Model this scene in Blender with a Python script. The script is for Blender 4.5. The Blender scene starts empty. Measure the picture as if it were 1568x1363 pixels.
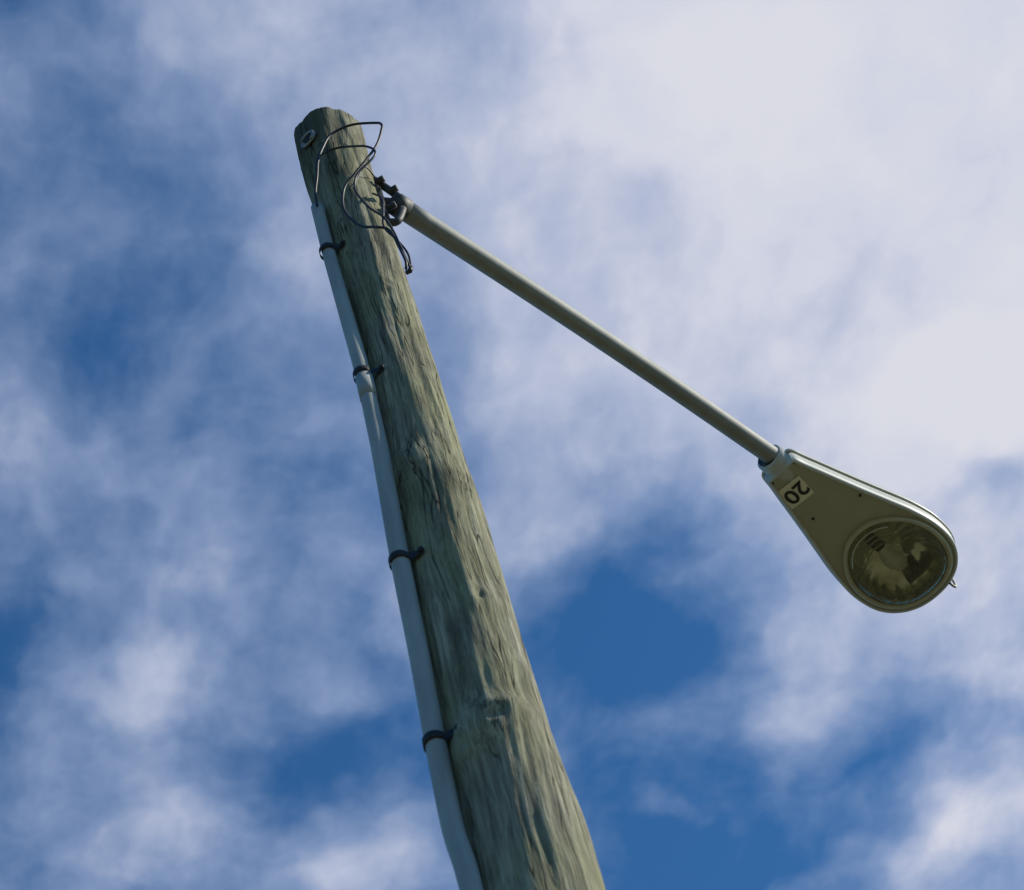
import bpy, math, bmesh
from mathutils import Vector, Matrix, noise
scene=bpy.context.scene
scene.view_settings.view_transform='Standard'
scene.view_settings.look='None'
SUN_EL=math.radians(32); SUN_AZ=math.radians(9)   # azimuth from +X, counter-clockwise

# ---------------------------------------------------------------- helpers
def link(o,parent=None):
    scene.collection.objects.link(o)
    if parent: o.parent=parent
    return o
def mesh_obj(name,verts,faces,mat=None,parent=None,smooth=True):
    me=bpy.data.meshes.new(name); me.from_pydata(verts,[],faces); me.update()
    if mat: me.materials.append(mat)
    if smooth:
        for p in me.polygons: p.use_smooth=True
    return link(bpy.data.objects.new(name,me),parent)
def tube(name,pts,rad,mat,parent=None,seg=20,caps=True,radii=None,smoothpts=1):
    P=[Vector(p) for p in pts]
    R=list(radii) if radii else [rad]*len(P)
    if smoothpts>1:
        Q=[];RR=[]
        for i in range(len(P)-1):
            p0=P[max(i-1,0)];p1=P[i];p2=P[i+1];p3=P[min(i+2,len(P)-1)]
            for k in range(smoothpts):
                t=k/smoothpts
                Q.append(0.5*((2*p1)+(p2-p0)*t+(2*p0-5*p1+4*p2-p3)*t*t+(3*p1-p0-3*p2+p3)*t**3))
                RR.append(R[i]*(1-t)+R[i+1]*t)
        Q.append(P[-1]);RR.append(R[-1]);P=Q;R=RR
    vs=[];fs=[]
    T=[(P[min(i+1,len(P)-1)]-P[max(i-1,0)]).normalized() for i in range(len(P))]
    n=T[0].orthogonal().normalized()
    for i,p in enumerate(P):
        n=(n-T[i]*n.dot(T[i])).normalized(); b=T[i].cross(n)
        for k in range(seg):
            a=2*math.pi*k/seg
            vs.append(p+(n*math.cos(a)+b*math.sin(a))*R[i])
    for i in range(len(P)-1):
        for k in range(seg):
            k2=(k+1)%seg
            fs.append((i*seg+k,i*seg+k2,(i+1)*seg+k2,(i+1)*seg+k))
    if caps:
        fs.append(tuple(reversed(range(seg)))); fs.append(tuple(range((len(P)-1)*seg,len(P)*seg)))
    return mesh_obj(name,vs,fs,mat,parent)

class NT:
    def __init__(s,tree): s.t=tree; s.n=tree.nodes; s.l=tree.links
    def add(s,typ,**kw):
        nd=s.n.new(typ)
        for k,v in kw.items(): setattr(nd,k,v)
        return nd
    def set(s,sock,v):
        if isinstance(v,bpy.types.NodeSocket): s.l.new(v,sock)
        else: sock.default_value=v
    def math(s,op,a,b=None,c=None,clamp=False):
        nd=s.add('ShaderNodeMath',operation=op,use_clamp=clamp)
        s.set(nd.inputs[0],a)
        if b is not None: s.set(nd.inputs[1],b)
        if c is not None: s.set(nd.inputs[2],c)
        return nd.outputs[0]
    def maprange(s,v,a,b,c,d,interp='LINEAR'):
        nd=s.add('ShaderNodeMapRange',interpolation_type=interp)
        for i,x in enumerate((v,a,b,c,d)): s.set(nd.inputs[i],x)
        return nd.outputs[0]
    def noise(s,vec,scale,detail=4,rough=.5,dist=0.0,dim='3D'):
        nd=s.add('ShaderNodeTexNoise',noise_dimensions=dim)
        s.set(nd.inputs['Vector'],vec); nd.inputs['Scale'].default_value=scale
        nd.inputs['Detail'].default_value=detail; nd.inputs['Roughness'].default_value=rough
        nd.inputs['Distortion'].default_value=dist
        return nd.outputs['Fac']
    def mapping(s,vec,scale,loc=(0,0,0),rot=(0,0,0)):
        nd=s.add('ShaderNodeMapping'); s.l.new(vec,nd.inputs[0])
        nd.inputs['Scale'].default_value=scale; nd.inputs['Location'].default_value=loc; nd.inputs['Rotation'].default_value=rot
        return nd.outputs[0]
    def mix(s,f,a,b,blend='MIX'):
        nd=s.add('ShaderNodeMix',data_type='RGBA',blend_type=blend)
        s.set(nd.inputs[0],f)
        for sock,v in ((nd.inputs[6],a),(nd.inputs[7],b)):
            if isinstance(v,tuple) and len(v)==3: v=(*v,1)
            s.set(sock,v)
        return nd.outputs[2]
    def ramp(s,f,stops):
        nd=s.add('ShaderNodeValToRGB'); s.l.new(f,nd.inputs[0])
        e=nd.color_ramp.elements
        while len(e)<len(stops): e.new(.5)
        for el,(p,c) in zip(e,stops): el.position=p; el.color=(*c,1)
        return nd.outputs[0]
    def bump(s,h,strength,dist,normal=None):
        nd=s.add('ShaderNodeBump'); s.l.new(h,nd.inputs['Height'])
        nd.inputs['Strength'].default_value=strength; nd.inputs['Distance'].default_value=dist
        if normal: s.l.new(normal,nd.inputs['Normal'])
        return nd.outputs[0]
def newmat(name):
    m=bpy.data.materials.new(name); m.use_nodes=True
    t=NT(m.node_tree); b=m.node_tree.nodes['Principled BSDF']
    tc=t.add('ShaderNodeTexCoord')
    return m,t,b,tc.outputs['Object']
def simple(name,col,rough=.5,metal=0.,var=.25,scale=30,bump=.0,dark=None,zs=1.0):
    m,t,b,oc=newmat(name)
    v=t.mapping(oc,(1,1,zs))
    n=t.noise(v,scale,5,.6)
    n2=t.noise(v,scale*.17,3,.6)
    f=t.math('ADD',t.math('MULTIPLY',n,.5),t.math('MULTIPLY',n2,.5))
    f=t.maprange(f,.35,.65,0,1)
    d=dark or tuple(c*(1-var) for c in col)
    t.l.new(t.mix(f,d,col),b.inputs['Base Color'])
    b.inputs['Roughness'].default_value=rough; b.inputs['Metallic'].default_value=metal
    if bump: t.l.new(t.bump(n,bump,.002),b.inputs['Normal'])
    return m

# ---------------------------------------------------------------- materials
def wood():
    m,t,b,oc=newmat('weathered_wood')
    st=t.mapping(oc,(1,1,.045))
    warp=t.add('ShaderNodeTexNoise'); t.l.new(oc,warp.inputs['Vector']); warp.inputs['Scale'].default_value=6; warp.inputs['Detail'].default_value=1
    wv=t.add('ShaderNodeVectorMath',operation='MULTIPLY_ADD'); t.l.new(warp.outputs['Color'],wv.inputs[0]); wv.inputs[1].default_value=(.02,.02,0); t.l.new(st,wv.inputs[2])
    g=t.noise(wv.outputs[0],70,6,.65)
    gf=t.noise(wv.outputs[0],260,3,.6)
    base=t.ramp(g,[(.28,(.085,.078,.056)),(.45,(.215,.203,.15)),(.6,(.35,.335,.25)),(.8,(.52,.50,.395))])
    blot=t.noise(t.mapping(oc,(1,1,.35)),9,5,.6)
    base=t.mix(t.maprange(blot,.42,.62,0,.5),base,(.275,.275,.135))
    blot2=t.noise(t.mapping(oc,(1,1,.3),(3,5,1)),14,6,.65)
    base=t.mix(t.maprange(blot2,.48,.66,0,.62),base,(.085,.078,.054))
    # darker towards the top of the pole, strongest on its left half
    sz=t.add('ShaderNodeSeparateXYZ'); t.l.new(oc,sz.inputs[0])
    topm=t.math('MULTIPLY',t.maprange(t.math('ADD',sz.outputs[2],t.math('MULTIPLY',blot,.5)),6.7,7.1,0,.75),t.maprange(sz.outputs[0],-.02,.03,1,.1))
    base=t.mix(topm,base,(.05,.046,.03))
    c1=t.noise(wv.outputs[0],30,2,.5)
    crack=t.maprange(t.math('ABSOLUTE',t.math('SUBTRACT',c1,.5)),0.0,.014,1,0)
    brk=t.maprange(t.noise(t.mapping(oc,(1,1,.3),(9,2,4)),12,3,.5),.41,.51,0,1)
    crack=t.math('MULTIPLY',crack,brk)
    base=t.mix(t.math('MULTIPLY',crack,.85),base,(.02,.017,.012))
    base=t.mix(t.maprange(gf,.3,.52,.65,0),base,(.075,.070,.050))
    t.l.new(base,b.inputs['Base Color']); b.inputs['Roughness'].default_value=.9
    b.inputs['Specular IOR Level'].default_value=.12
    h=t.math('ADD',t.math('MULTIPLY',g,.7),t.math('MULTIPLY',gf,.25))
    h=t.math('SUBTRACT',h,t.math('MULTIPLY',crack,.6))
    rip=t.noise(t.mapping(oc,(1,1,.45)),38,4,.6)
    h=t.math('ADD',h,t.math('MULTIPLY',rip,.7))
    t.l.new(t.bump(h,.75,.0065),b.inputs['Normal'])
    return m
M_wood=wood()
M_conduit=simple('grey_pvc',(.40,.41,.385),.6,0,.42,25,.1,zs=.2)
M_strap=simple('black_steel_strap',(.03,.028,.026),.6,.3,.4,80)
M_wire=simple('black_cable',(.03,.022,.024),.5,0,.3,80)
M_arm=simple('galvanised_arm',(.32,.325,.31),.65,.1,.35,18,.15,zs=.4)
M_brk=simple('dark_bracket',(.07,.07,.07),.6,.1,.6,60,.3)
M_house=simple('lamp_housing_paint',(.56,.56,.51),.4,0,.2,16,.05)
M_under=simple('lamp_underside_paint',(.44,.41,.30),.5,0,.15,14,.05)
M_frame=simple('lens_frame',(.52,.485,.36),.45,0,.2,30)
M_label=simple('number_plate_sticker',(.85,.78,.60),.5,0,.12,40)
M_black=simple('black_print',(.02,.018,.016),.5,0,.2,60)
M_washer=simple('galvanised_washer',(.33,.33,.31),.6,.4,.4,80,.2)
M_prism=simple('lens_prism_glass',(.62,.60,.47),.15,0,.3,40)

def reflector():
    m,t,b,oc=newmat('reflector_metal')
    n=t.noise(oc,14,3,.6,.4)
    t.l.new(t.ramp(n,[(.3,(.40,.38,.23)),(.5,(.75,.73,.54)),(.7,(.97,.96,.86))]),b.inputs['Base Color'])
    b.inputs['Metallic'].default_value=.75; b.inputs['Roughness'].default_value=.2
    t.l.new(t.bump(t.noise(oc,24,2,.5),.4,.008),b.inputs['Normal'])
    return m
M_refl=reflector()
def glass():
    m=bpy.data.materials.new('lens_glass'); m.use_nodes=True
    t=NT(m.node_tree); nt=m.node_tree
    nt.nodes.remove(nt.nodes['Principled BSDF']); out=nt.nodes['Material Output']
    tc=t.add('ShaderNodeTexCoord')
    tr=t.add('ShaderNodeBsdfTransparent'); gl=t.add('ShaderNodeBsdfGlossy'); df=t.add('ShaderNodeBsdfDiffuse')
    dirt=t.noise(tc.outputs['Object'],30,4,.65)
    t.l.new(t.ramp(dirt,[(.3,(.86,.84,.72)),(.7,(.99,.98,.92))]),tr.inputs[0])
    gl.inputs['Roughness'].default_value=.05; gl.inputs['Color'].default_value=(.9,.9,.85,1)
    df.inputs['Color'].default_value=(.6,.56,.38,1)
    fr=t.add('ShaderNodeFresnel'); fr.inputs[0].default_value=1.45
    rib=t.add('ShaderNodeTexWave',wave_type='BANDS',bands_direction='Y'); t.l.new(tc.outputs['Object'],rib.inputs[0]); rib.inputs['Scale'].default_value=18; rib.inputs['Distortion'].default_value=1
    bn=t.bump(rib.outputs['Fac'],.3,.004); t.l.new(bn,gl.inputs['Normal'])
    a=t.add('ShaderNodeMixShader'); t.l.new(fr.outputs[0],a.inputs[0]); t.l.new(tr.outputs[0],a.inputs[1]); t.l.new(gl.outputs[0],a.inputs[2])
    c=t.add('ShaderNodeMixShader'); c.inputs[0].default_value=.08; t.l.new(a.outputs[0],c.inputs[1]); t.l.new(df.outputs[0],c.inputs[2])
    t.l.new(c.outputs[0],out.inputs[0]); return m
M_glass=glass()

# ---------------------------------------------------------------- ground
def ground():
    m,t,b,oc=newmat('dry_grass')
    n=t.noise(oc,.6,4,.6); n2=t.noise(oc,40,3,.6)
    c=t.mix(n,(.085,.09,.04),(.165,.145,.085)); c=t.mix(t.math('MULTIPLY',n2,.4),c,(.07,.072,.03))
    t.l.new(c,b.inputs['Base Color']); b.inputs['Roughness'].default_value=.95
    t.l.new(t.bump(n2,.8,.03),b.inputs['Normal'])
    S=2000;N=40;vs=[];fs=[]
    def w(i): u=(i/N*2-1); return S*u*abs(u)**1.5
    for i in range(N+1):
        for j in range(N+1):
            x,y=w(i),w(j); d=math.hypot(x,y)
            vs.append((x,y,(noise.noise((x*.01,y*.01,0))*min(d*.02,6)) if d>10 else 0))
    for i in range(N):
        for j in range(N):
            a=i*(N+1)+j; fs.append((a,a+N+1,a+N+2,a+1))
    mesh_obj('ground',vs,fs,m)
ground()

# ---------------------------------------------------------------- pole
TOP=6.935
def interp(z,tab):
    if z<=tab[0][0]: return tab[0][1]
    for (a,va),(b_,vb) in zip(tab,tab[1:]):
        if z<=b_:
            t=(z-a)/(b_-a); return va+(vb-va)*t
    return tab[-1][1]
RT=[(-.3,.135),(3.0,.115),(4.07,.102),(4.9,.090),(5.5,.0825),(6.0,.079),(6.4,.077),(6.65,.083),(6.8,.088),(6.95,.087)]
CT=[(-.3,.0),(4.07,.006),(5.5,.003),(6.2,-.003),(6.6,-.013),(6.8,-.020),(6.95,-.022)]
pole_r=lambda z: interp(z,RT)
pole_c=lambda z: interp(z,CT)
KN=[(4.40,-80,.055,.020),(4.36,-112,.04,.010),(4.42,-50,.03,.006),(5.22,-112,.05,.012),(5.95,-60,.03,.006),(5.15,-35,.035,.007),(6.3,-100,.03,.005),(4.75,-60,.04,.007),(3.9,-80,.04,.006)]
def pole():
    vs=[];fs=[];seg=144
    zs=[];z=-.3
    while z<3.7: zs.append(z); z+=.05
    while z<TOP-.012: zs.append(z); z+=.009
    prof=[(zz,1.0) for zz in zs]+[(TOP-.010,.985),(TOP-.004,.955),(TOP-.001,.90),(TOP,.82),(TOP+.002,.5),(TOP-.001,.15)]
    for zz,k in prof:
        r=pole_r(zz);c=pole_c(zz)
        for i in range(seg):
            a=2*math.pi*i/seg; ca,sa=math.cos(a),math.sin(a)
            d=noise.noise((ca*1.2,sa*1.2,zz*2.2))*.008
            d+=noise.noise((ca*3.5,sa*3.5,zz*3.5+7))*.0045
            d+=noise.noise((ca*10,sa*10,zz*5+3))*.0024
            d+=noise.noise((ca*26,sa*26,zz*7+13))*.0013
            for kz,ka,s,h in KN:
                da=(math.degrees(a)-ka+180)%360-180
                q=((zz-kz)**2+(math.radians(da)*r)**2)/(s*s)
                if q<9: d+=h*math.exp(-q)-h*.9*math.exp(-q*14)
            rr=(r+d)*k
            vs.append((c+rr*ca,rr*sa,zz))
    n=len(prof)
    for j in range(n-1):
        for i in range(seg):
            i2=(i+1)%seg; fs.append((j*seg+i,j*seg+i2,(j+1)*seg+i2,(j+1)*seg+i))
    fs.append(tuple(range((n-1)*seg,n*seg)))
    return mesh_obj('wooden_utility_pole',vs,fs,M_wood)
P=pole()

# conduit -------------------------------------------------------
CX=[(4.0,-.080),(4.2,-.0885),(4.41,-.086),(4.64,-.080),(4.9,-.0765),(5.05,-.074),(5.26,-.0665),(5.54,-.0635),(5.66,-.066),(6.18,-.080),(6.41,-.083)]
def cond_pt(z,extra=.021):
    x=interp(z,CX); rel=x-pole_c(z); dist=pole_r(z)+extra
    return Vector((x,-math.sqrt(max(dist*dist-rel*rel,.0004)),z))
cz=(4.0,4.2,4.41,4.64,4.93,5.26,5.42,5.6,5.85,6.1,6.2,6.43)
cpts=[Vector((-.12,-.085,-.2)),Vector((-.11,-.09,2.0)),Vector((-.095,-.09,3.4))]+[cond_pt(z) for z in cz]
tube('conduit',cpts,.0185,M_conduit,P,24,smoothpts=6,radii=[.0185]*8+[.018,.0175,.017,.0165,.016,.016,.0155])
tube('conduit_joint',[cond_pt(5.50),cond_pt(5.585)],.0190,M_conduit,P,24)
for i,z in enumerate((6.20,5.595,4.925,4.41,3.7)):
    c=cond_pt(z); ctr=Vector((pole_c(z),0,z)); out=(c-ctr).normalized(); side=Vector((0,0,1)).cross(out)
    pts=[]
    for k in range(-9,10):
        a=k/9*math.radians(115)
        pts.append(c+out*math.cos(a)*.0205+side*math.sin(a)*.0205)
    def surf(ang):
        base=math.atan2(out.y,out.x)+ang
        r=pole_r(z)+.004
        return Vector((ctr.x+r*math.cos(base),r*math.sin(base),z))
    allp=[surf(-.44),surf(-.36),surf(-.30)]+pts+[surf(.30),surf(.36),surf(.44)]
    vs=[];fs=[]
    for p in allp:
        o=(p-ctr).normalized()*.0016
        for dz in (-.009,.009):
            vs.append(p+Vector((0,0,dz))); vs.append(p+o+Vector((0,0,dz)))
    for k in range(len(allp)-1):
        a=k*4;b=a+4
        fs+= [(a,b,b+2,a+2),(a+1,a+3,b+3,b+1),(a,a+1,b+1,b),(a+2,b+2,b+3,a+3)]
    mesh_obj('strap_%d'%(i+1),vs,fs,M_strap,P)
    q=surf(.42); o=(q-ctr).normalized()
    tube('strap_nail_%d'%(i+1),[q,q+o*.006],.006,M_strap,P,12)

# loose cables at the pole top ---
def W(l): return [Vector(p) for p in l]
w1=[(-.080,-.085,6.40),(-.076,-.095,6.45),(-.062,-.11,6.50),(-.049,-.12,6.564),(-.030,-.12,6.625),(-.007,-.12,6.675),(.028,-.12,6.695),(.064,-.12,6.693),(.112,-.12,6.664),(.124,-.12,6.648),(.122,-.12,6.62),(.095,-.12,6.534),(.034,-.115,6.448),(.002,-.11,6.41),(-.012,-.105,6.373),(-.018,-.105,6.31),(-.010,-.105,6.252),(.012,-.105,6.19),(.045,-.115,6.144),(.072,-.11,6.12),(.082,-.10,6.05),(.088,-.10,5.975),(.083,-.09,5.955)]
w2=[(-.060,-.115,6.52),(-.047,-.118,6.582),(-.02,-.115,6.605),(.011,-.113,6.608),(.045,-.115,6.585),(.072,-.12,6.555),(.090,-.12,6.52),(.084,-.12,6.485),(.038,-.115,6.438),(.022,-.11,6.40),(.022,-.108,6.349),(.040,-.105,6.27),(.068,-.105,6.196),(.080,-.105,6.12),(.087,-.1,6.034),(.093,-.09,5.96)]
w3=[(.055,-.06,6.42),(.075,-.085,6.33),(.070,-.10,6.24),(.062,-.10,6.16),(.082,-.09,6.10),(.097,-.085,6.03),(.094,-.085,5.96),(.088,-.085,5.945)]
w4=[(.07,-.04,6.54),(.055,-.085,6.52),(.03,-.10,6.44),(0.005,-.098,6.40)]
for i,(wp,r) in enumerate(((w1,.0033),(w2,.0029),(w3,.0028),(w4,.002))):
    tube('loose_cable_%d'%(i+1),W(wp),r,M_wire,P,10,smoothpts=5)
tube('cable_clip',[(.083,-.085,5.95),(.090,-.088,5.945),(.095,-.085,5.965)],.006,M_wire,P,8)
def torus(name,c,nrm,R,r,mat,parent,a0=0,a1=360,n=28):
    c=Vector(c);nrm=Vector(nrm).normalized();u_=nrm.cross(Vector((0,0,1))).normalized();v_=nrm.cross(u_)
    return tube(name,[c+(u_*math.cos(math.radians(a0+(a1-a0)*k/n))+v_*math.sin(math.radians(a0+(a1-a0)*k/n)))*R for k in range(n+1)],r,mat,parent,10)
nb=Vector((-.50,-.866,0)).normalized(); zb=6.78
bc=Vector((pole_c(zb),0,zb))+nb*(pole_r(zb)+.003)
tube('bolt_washer',[bc,bc+nb*.004],.026,M_washer,P,20)
tube('bolt_hollow',[bc+nb*.0035,bc+nb*.006],.015,M_strap,P,16)
torus('bolt_rim',bc+nb*.006,nb,.022,.004,M_washer,P,120,330)

# ---------------------------------------------------------------- lamp (arm + head)
L=bpy.data.objects.new('street_lamp',None); link(L)
A0=Vector((.100,-.005,6.435)); A1=Vector((.877,1.140,6.485))
apts=[A0.lerp(A1,t)+Vector((0,0,.022*math.sin(math.pi*t))) for t in [i/16 for i in range(17)]]
apts.append(A1+(A1-A0).normalized()*.10)
tube('arm',apts,.0265,M_arm,L,28)
H=bpy.data.objects.new('lamp_head',None); link(H,L)
H.location=(.858,1.13,6.445); H.rotation_euler=(0,0,math.radians(59))
prof=[(0,.046),(.012,.054),(.05,.062),(.10,.074),(.16,.088),(.24,.107),(.32,.127),(.40,.147),(.47,.159),(.52,.162),(.57,.158),(.61,.147),(.645,.127),(.674,.099),(.694,.064),(.703,.030)]
def contour():
    c=[(s,h) for s,h in prof]+[(.705,0)]+[(s,-h) for s,h in reversed(prof)]
    out=[];n=len(c)
    for i in range(n):
        p0=Vector(c[(i-1)%n]);p1=Vector(c[i]);p2=Vector(c[(i+1)%n]);p3=Vector(c[(i+2)%n])
        if i==n-1:
            for k in range(4): out.append(p1.lerp(p2,k/4))
        else:
            if i==n-2: p3=p2
            if i==0: p0=p1
            for k in range(4):
                t=k/4
                out.append(0.5*((2*p1)+(p2-p0)*t+(2*p0-5*p1+4*p2-p3)*t*t+(3*p1-p0-3*p2+p3)*t**3))
    return out
CON=contour()
def inset(con,d):
    n=len(con);o=[]
    for i in range(n):
        t=(con[(i+1)%n]-con[(i-1)%n]).normalized()
        o.append(con[i]+Vector((t.y,-t.x))*d)
    return o
def loft(name,rings,mat,closed_first=False,closed_last=False,parent=H,smooth=True):
    vs=[];fs=[];n=len(rings[0])
    for r in rings: vs+=r
    for j in range(len(rings)-1):
        for i in range(n):
            i2=(i+1)%n; fs.append((j*n+i,j*n+i2,(j+1)*n+i2,(j+1)*n+i))
    if closed_first: fs.append(tuple(range(n)))
    if closed_last: fs.append(tuple(range((len(rings)-1)*n,len(rings)*n)))
    o=mesh_obj(name,vs,fs,mat,parent,smooth)
    bm=bmesh.new(); bm.from_mesh(o.data); bmesh.ops.recalc_face_normals(bm,faces=bm.faces); bm.to_mesh(o.data); bm.free()
    return o
def ring(d,z): return [Vector((p.x,p.y,z)) for p in inset(CON,d)]
loft('tray_wall',[ring(.012,.010),ring(.012,.001),ring(.009,0),ring(.004,.002),ring(.001,.010),ring(0,.034),ring(.004,.036)],M_house)
loft('seam_gasket',[ring(.003,.0355),ring(.003,.0405)],M_black)
rings=[ring(.004,.0405),ring(-.004,.040),ring(-.005,.044)]
for k in range(1,10):
    a=k/9*math.pi/2; f=math.cos(a); zz=.044+.085*math.sin(a)
    rr=[]
    for p in inset(CON,-.005):
        cx=.36
        x=cx+(p.x-cx)*(.25+.75*f) if k<9 else cx+(p.x-cx)*.25
        hh=1.0 if p.x>.3 else (.62+.38*max(p.x,0)/.3)
        rr.append(Vector((x,p.y*max(f,.03),.044+(zz-.044)*hh)))
    rings.append(rr)
loft('canopy',rings,M_house,closed_last=True)
LC=Vector((.512,0))
def lens_pt(a,grow=0.):
    ca,sa=math.cos(a),math.sin(a)
    ax=(.176 if ca>0 else .182)+grow; ay=.146+grow
    e=2.3
    r=(abs(ca/ax)**e+abs(sa/ay)**e)**(-1/e)
    yy=r*sa
    if ca<0: yy*=1-.22*(abs(r*ca)/.18)**1.5
    return Vector((LC.x+r*ca-.004,yy))
NA=[2*math.pi*k/192 for k in range(192)]
ln=lambda g,z:[Vector((*lens_pt(a,g),z)) for a in NA]
def ray_poly(poly,o,dr):
    best=None;n=len(poly)
    for i in range(n):
        a=poly[i];b=poly[(i+1)%n];e=b-a
        den=dr.x*e.y-dr.y*e.x
        if abs(den)<1e-12: continue
        ao=a-o
        tt=(ao.x*e.y-ao.y*e.x)/den; uu=(ao.x*dr.y-ao.y*dr.x)/den
        if tt>0 and -1e-6<=uu<=1+1e-6 and (best is None or tt<best): best=tt
    return o+dr*best
oc_=Vector((.508,0))
inner=[p for p in inset(CON,.0113) if p.x>.008]
outer_r=[];hole_r=[];hole_poly=[Vector(lens_pt(a,-.004)) for a in NA]
for a in NA:
    dr=Vector((math.cos(a),math.sin(a)))
    p=ray_poly(inner,oc_,dr); outer_r.append(Vector((p.x,p.y,.0065)))
    h_=ray_poly(hole_poly,oc_,dr); hole_r.append(Vector((h_.x,h_.y,.0065)))
loft('underside_plate',[outer_r,hole_r,[Vector((p.x,p.y,.02)) for p in hole_r]],M_under,smooth=False)
loft('lens_frame',[ln(-.002,.007),ln(-.002,-.003),ln(-.005,-.006),ln(-.013,-.006),ln(-.017,-.002),ln(-.018,.006)],M_frame)
rg=[]
for k in range(9):
    f=1-k/9; a=math.acos(f); zz=-.003-.030*math.sin(a)
    rg.append([Vector((LC.x+(v.x-LC.x)*max(f,.02),v.y*max(f,.02),zz)) for v in ln(-.0175,0)])
loft('lens',rg,M_glass,closed_last=True)
rg=[]
for k in range(19):
    a=k/18*math.pi/2; f=max(math.cos(a),.03); zz=.004+.075*math.sin(a)
    rr=[]
    for i,v in enumerate(ln(-.016,0)):
        fl=1+.05*abs(math.sin(NA[i]*10))*math.sin(2*a)
        rr.append(Vector((LC.x+(v.x-LC.x)*f*fl,v.y*f*fl,zz)))
    rg.append(rr)
loft('reflector',rg,M_refl,closed_last=True)
for i,(sc,a0,a1,zz) in enumerate(((.93,135,212,-.010),(.85,140,206,-.015),(.76,150,214,-.019),(.66,155,196,-.023))):
    pts=[]
    for k in range(17):
        a=math.radians(a0+(a1-a0)*k/16); v=lens_pt(a,-.0175)
        pts.append((LC.x+(v.x-LC.x)*sc,v.y*sc,zz))
    tube('lens_prism_%d'%(i+1),pts,.0026,M_prism,H,6)
M_bulb=simple('bulb_glass',(.86,.85,.76),.12,0,.1,20)
tube('bulb',[(x,0,.022) for x in (.44,.45,.47,.50,.53,.55,.557)],.02,M_bulb,H,20,radii=[.012,.016,.026,.034,.028,.014,.003],smoothpts=3)
tube('bulb_socket',[(.40,0,.026),(.445,0,.026)],.018,M_black,H,18)
tube('ignitor',[(.570,-.02,.0),(.570,-.02,.05)],.014,M_black,H,16)
tube('lamp_holder',[(.60,-.06,.03),(.62,-.02,.04),(.61,.03,.03)],.012,M_brk,H,10,smoothpts=4)
tube('neck_collar',[(-.030,0,.045),(-.026,0,.045),(.02,0,.045),(.06,0,.045)],.04,M_house,H,28,radii=[.036,.041,.043,.040])
tube('neck_gasket',[(-.034,0,.045),(-.028,0,.045)],.033,M_black,H,28)
tube('latch',[(.690,-.05,-.004),(.712,-.052,-.006),(.718,-.054,.02),(.706,-.056,.04)],.004,M_washer,H,8,smoothpts=4)
tube('screw_1',[(.20,.05,.007),(.20,.05,.003)],.004,M_black,H,10)
tube('screw_2',[(.25,-.085,.007),(.25,-.085,.003)],.004,M_black,H,10)
mesh_obj('number_sticker',[(.050,.052,.0045),(.128,.067,.0045),(.136,-.012,.0045),(.058,-.022,.0045)],[(0,1,2,3)],M_label,H,False)
cu=bpy.data.curves.new('txt','FONT'); cu.body='20'; cu.size=.070; cu.align_x='CENTER'; cu.align_y='CENTER'; cu.extrude=.0004; cu.offset=.0014
to=bpy.data.objects.new('txt',cu); scene.collection.objects.link(to)
bpy.context.view_layer.update()
dg=bpy.context.evaluated_depsgraph_get(); me=bpy.data.meshes.new_from_object(to.evaluated_get(dg))
bpy.data.objects.remove(to)
me.materials.clear(); me.materials.append(M_black)
num=bpy.data.objects.new('number_digits',me); link(num,H)
num.matrix_local=Matrix(((0,1,0,.093),(1,0,0,.021),(0,0,-1,.0036),(0,0,0,1)))

# bracket ------------------------------------------------------
tube('bracket_back_plate',[(.066,-.006,6.58),(.067,-.006,6.33)],.014,M_brk,L,4)
tube('bracket_upper_strut',[(.066,-.012,6.58),(.092,-.012,6.51),(.118,.0,6.455)],.010,M_brk,L,8,smoothpts=4)
tube('bracket_lower_strut',[(.070,-.015,6.34),(.092,-.015,6.33),(.112,-.005,6.40)],.010,M_brk,L,8,smoothpts=4)
tube('bracket_web',[(.07,-.01,6.46),(.11,-.005,6.43)],.012,M_brk,L,8)
d=(A1-A0).normalized()
tube('arm_socket',[A0-d*.012,A0-d*.002,A0+d*.03],.030,M_brk,L,24,radii=[.022,.029,.030])
for i,(a,b_) in enumerate([((.07,-.03,6.53),(.09,-.035,6.53)),((.075,-.03,6.38),(.10,-.035,6.38)),((.095,-.04,6.44),(.115,-.045,6.44))]):
    tube('bracket_bolt_%d'%(i+1),[a,b_],.009,M_brk,L,6)

# ---------------------------------------------------------------- camera
cam=bpy.data.cameras.new('Camera'); co=bpy.data.objects.new('Camera',cam); link(co)
cam.sensor_width=36; cam.lens=3400/1568*36; cam.clip_end=10000
cam.dof.use_dof=True; cam.dof.focus_distance=5.5; cam.dof.aperture_fstop=9
el=math.radians(56); ro=math.radians(18)
Fv=Vector((0,math.cos(el),math.sin(el))); U0=Vector((0,-math.sin(el),math.cos(el))); X=Vector((1,0,0))
Rv=X*math.cos(ro)-U0*math.sin(ro); Uv=X*math.sin(ro)+U0*math.cos(ro)
m3=Matrix((Rv,Uv,-Fv)).transposed()
co.matrix_world=Matrix.Translation((.187,-2.49,1.6))@m3.to_4x4()
scene.camera=co

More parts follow.
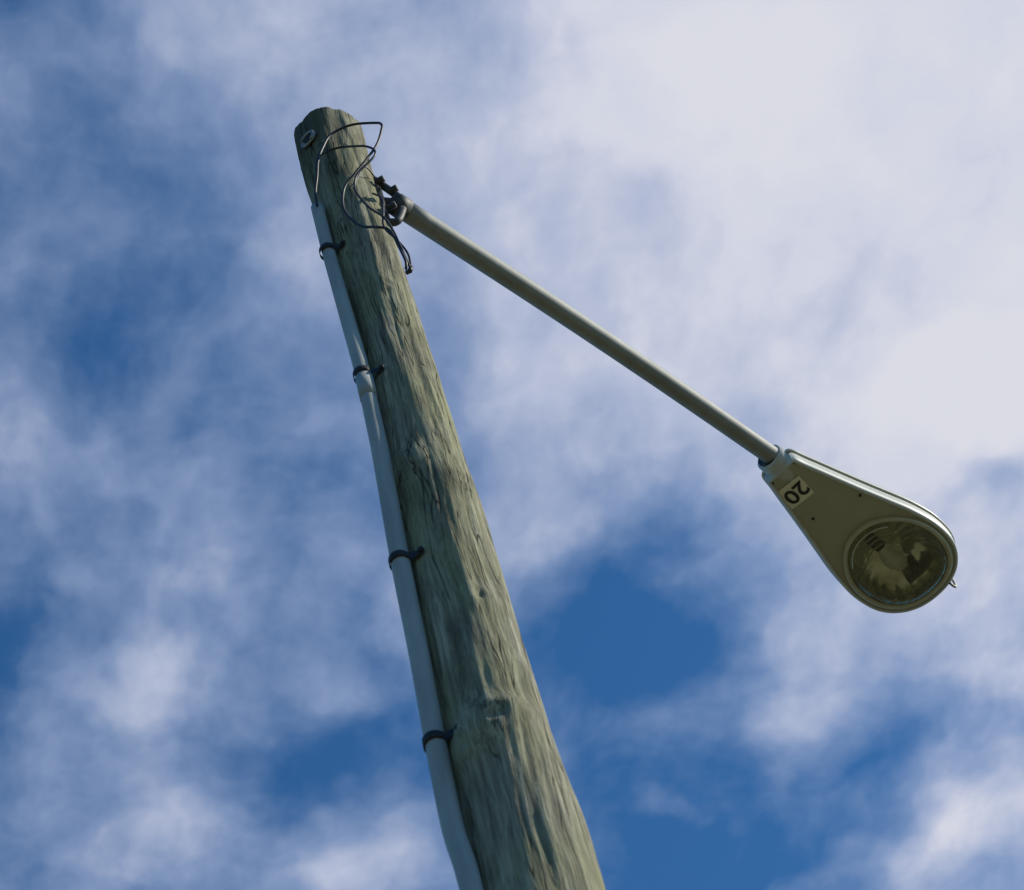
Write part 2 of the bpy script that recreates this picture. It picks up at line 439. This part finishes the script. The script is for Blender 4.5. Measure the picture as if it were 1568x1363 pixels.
# ---------------------------------------------------------------- sun + sky
sd=Vector((math.cos(SUN_EL)*math.cos(SUN_AZ),math.cos(SUN_EL)*math.sin(SUN_AZ),math.sin(SUN_EL)))
sl=bpy.data.lights.new('sun','SUN'); sl.energy=5.0; sl.angle=math.radians(.53); sl.color=(1,.94,.80)
so=bpy.data.objects.new('sun',sl); link(so); so.rotation_euler=sd.to_track_quat('Z','Y').to_euler()
w=bpy.data.worlds.new('World'); scene.world=w; w.use_nodes=True
t=NT(w.node_tree); bg=w.node_tree.nodes['Background']; bg.inputs[1].default_value=.1
sky=t.add('ShaderNodeTexSky',sky_type='NISHITA'); sky.sun_disc=False; sky.sun_elevation=SUN_EL
sky.sun_rotation=math.atan2(sd.x,sd.y); sky.air_density=1.0; sky.dust_density=.2; sky.ozone_density=2.0
tc=t.add('ShaderNodeTexCoord'); sp=t.add('ShaderNodeSeparateXYZ'); t.l.new(tc.outputs['Generated'],sp.inputs[0])
zc=t.math('MAXIMUM',sp.outputs[2],.04)
cx=t.math('DIVIDE',sp.outputs[0],zc); cy=t.math('DIVIDE',sp.outputs[1],zc)   # position on a flat cloud deck
c19,s19=math.cos(math.radians(19)),math.sin(math.radians(19))
u=t.math('ADD',t.math('MULTIPLY',cx,c19),t.math('MULTIPLY',cy,s19))
v=t.math('SUBTRACT',t.math('MULTIPLY',cy,c19),t.math('MULTIPLY',cx,s19))
cb=t.add('ShaderNodeCombineXYZ'); t.l.new(u,cb.inputs[0]); t.l.new(v,cb.inputs[1])
wn=t.add('ShaderNodeTexNoise',noise_dimensions='2D'); t.l.new(cb.outputs[0],wn.inputs['Vector']); wn.inputs['Scale'].default_value=10; wn.inputs['Detail'].default_value=3; wn.inputs['Roughness'].default_value=.55
wv=t.add('ShaderNodeVectorMath',operation='SUBTRACT'); t.l.new(wn.outputs['Color'],wv.inputs[0]); wv.inputs[1].default_value=(.5,.5,.5)
wm=t.add('ShaderNodeVectorMath',operation='MULTIPLY_ADD'); t.l.new(wv.outputs[0],wm.inputs[0]); wm.inputs[1].default_value=(.08,.08,0); t.l.new(cb.outputs[0],wm.inputs[2])
s2=t.add('ShaderNodeSeparateXYZ'); t.l.new(wm.outputs[0],s2.inputs[0])
un=t.maprange(s2.outputs[0],-.05,.601,0,1); vn=t.maprange(s2.outputs[1],.384,.984,0,6)
G=[[.18,.62,.68,.76,.90,.95,.92,.88],
   [.15,.38,.68,.78,.90,.93,.92,.90],
   [.32,.18,.42,.76,.86,.90,.95,.92],
   [.38,.36,.46,.66,.58,.78,.84,.88],
   [.12,.40,.25,.32,.02,.56,.68,.74],
   [.18,.40,.20,.30,.02,.28,.38,.56],
   [.24,.44,.48,.30,.04,.06,.46,.60]]
acc=None
for i,row in enumerate(G):
    fc=t.add('ShaderNodeFloatCurve'); t.l.new(un,fc.inputs['Value'])
    cv=fc.mapping.curves[0]
    cv.points[0].location=(0,row[0]); cv.points[-1].location=(1,row[-1])
    for j in range(1,7): cv.points.new(j/7,row[j])
    fc.mapping.update()
    wt=t.maprange(t.math('ABSOLUTE',t.math('SUBTRACT',vn,float(i))),0,1,1,0,'SMOOTHSTEP')
    acc=t.math('MULTIPLY',fc.outputs[0],wt) if acc is None else t.math('MULTIPLY_ADD',fc.outputs[0],wt,acc)
# individual cloud puffs / gaps on the deck: (u, v, radius, weight)
PUFF=[(.307,.404,.07,.12),(.482,.622,.05,.20),(.495,.678,.020,-.18),(.374,.79,.05,.22),(.415,.847,.035,.34),(.454,.887,.045,-.25),
      (.313,.702,.030,-.2),(.275,.77,.06,-.25),(.016,.78,.035,.38),(.021,.882,.045,.32),(.148,.928,.045,.45),(.121,.806,.025,.28),(.086,.846,.045,-.2),
      (.533,.934,.06,.30),(.008,.436,.035,-.15),(-.029,.394,.04,-.2),(-.042,.631,.05,.22),(.037,.571,.05,-.1),(.29,.735,.06,-.2),(.333,.917,.02,.3)]
for (pu,pv,pr,pw) in PUFF:
    dn=t.add('ShaderNodeVectorMath',operation='DISTANCE'); t.l.new(wm.outputs[0],dn.inputs[0]); dn.inputs[1].default_value=(pu,pv,0)
    acc=t.math('ADD',acc,t.maprange(dn.outputs['Value'],0,pr*1.6,pw,0,'SMOOTHSTEP'))
dn=t.add('ShaderNodeVectorMath',operation='DISTANCE'); t.l.new(cb.outputs[0],dn.inputs[0]); dn.inputs[1].default_value=(.26,.67,0)
far=t.maprange(dn.outputs['Value'],.42,.75,0,1,'SMOOTHSTEP')
acc=t.math('ADD',t.math('MULTIPLY',acc,t.math('SUBTRACT',1.0,far)),t.math('MULTIPLY',far,-.15))
f1=t.noise(wm.outputs[0],10,6,.54,dim='2D')
f2=t.noise(t.mapping(cb.outputs[0],(1,.75,1),rot=(0,0,math.radians(-20))),24,6,.56,dim='2D')
amp=t.maprange(acc,.5,.95,1,.3)   # thick cover is smoother than the ragged edges
dens=t.math('ADD',acc,t.math('MULTIPLY',t.math('SUBTRACT',f1,.5),t.math('MULTIPLY',amp,.85)))
dens=t.math('ADD',dens,t.math('MULTIPLY',t.math('SUBTRACT',f2,.5),t.math('MULTIPLY',amp,.46)))
ccol=t.ramp(dens,[(0,(.38,.50,.73)),(.5,(.42,.51,.72)),(.8,(.56,.60,.75)),(1,(.70,.71,.78))])
cs=t.add('ShaderNodeVectorMath',operation='SCALE'); t.l.new(ccol,cs.inputs[0]); cs.inputs['Scale'].default_value=10
skc=t.add('ShaderNodeVectorMath',operation='MULTIPLY'); t.l.new(sky.outputs[0],skc.inputs[0]); skc.inputs[1].default_value=(.38,.87,1.25)
cov=t.math('POWER',t.maprange(dens,-.03,.9,0,1,'LINEAR'),1.35)
t.l.new(t.mix(cov,skc.outputs[0],cs.outputs[0]),bg.inputs[0])
try:
    w.cycles.sampling_method='MANUAL'; w.cycles.sample_map_resolution=256
except Exception as e: print(e)
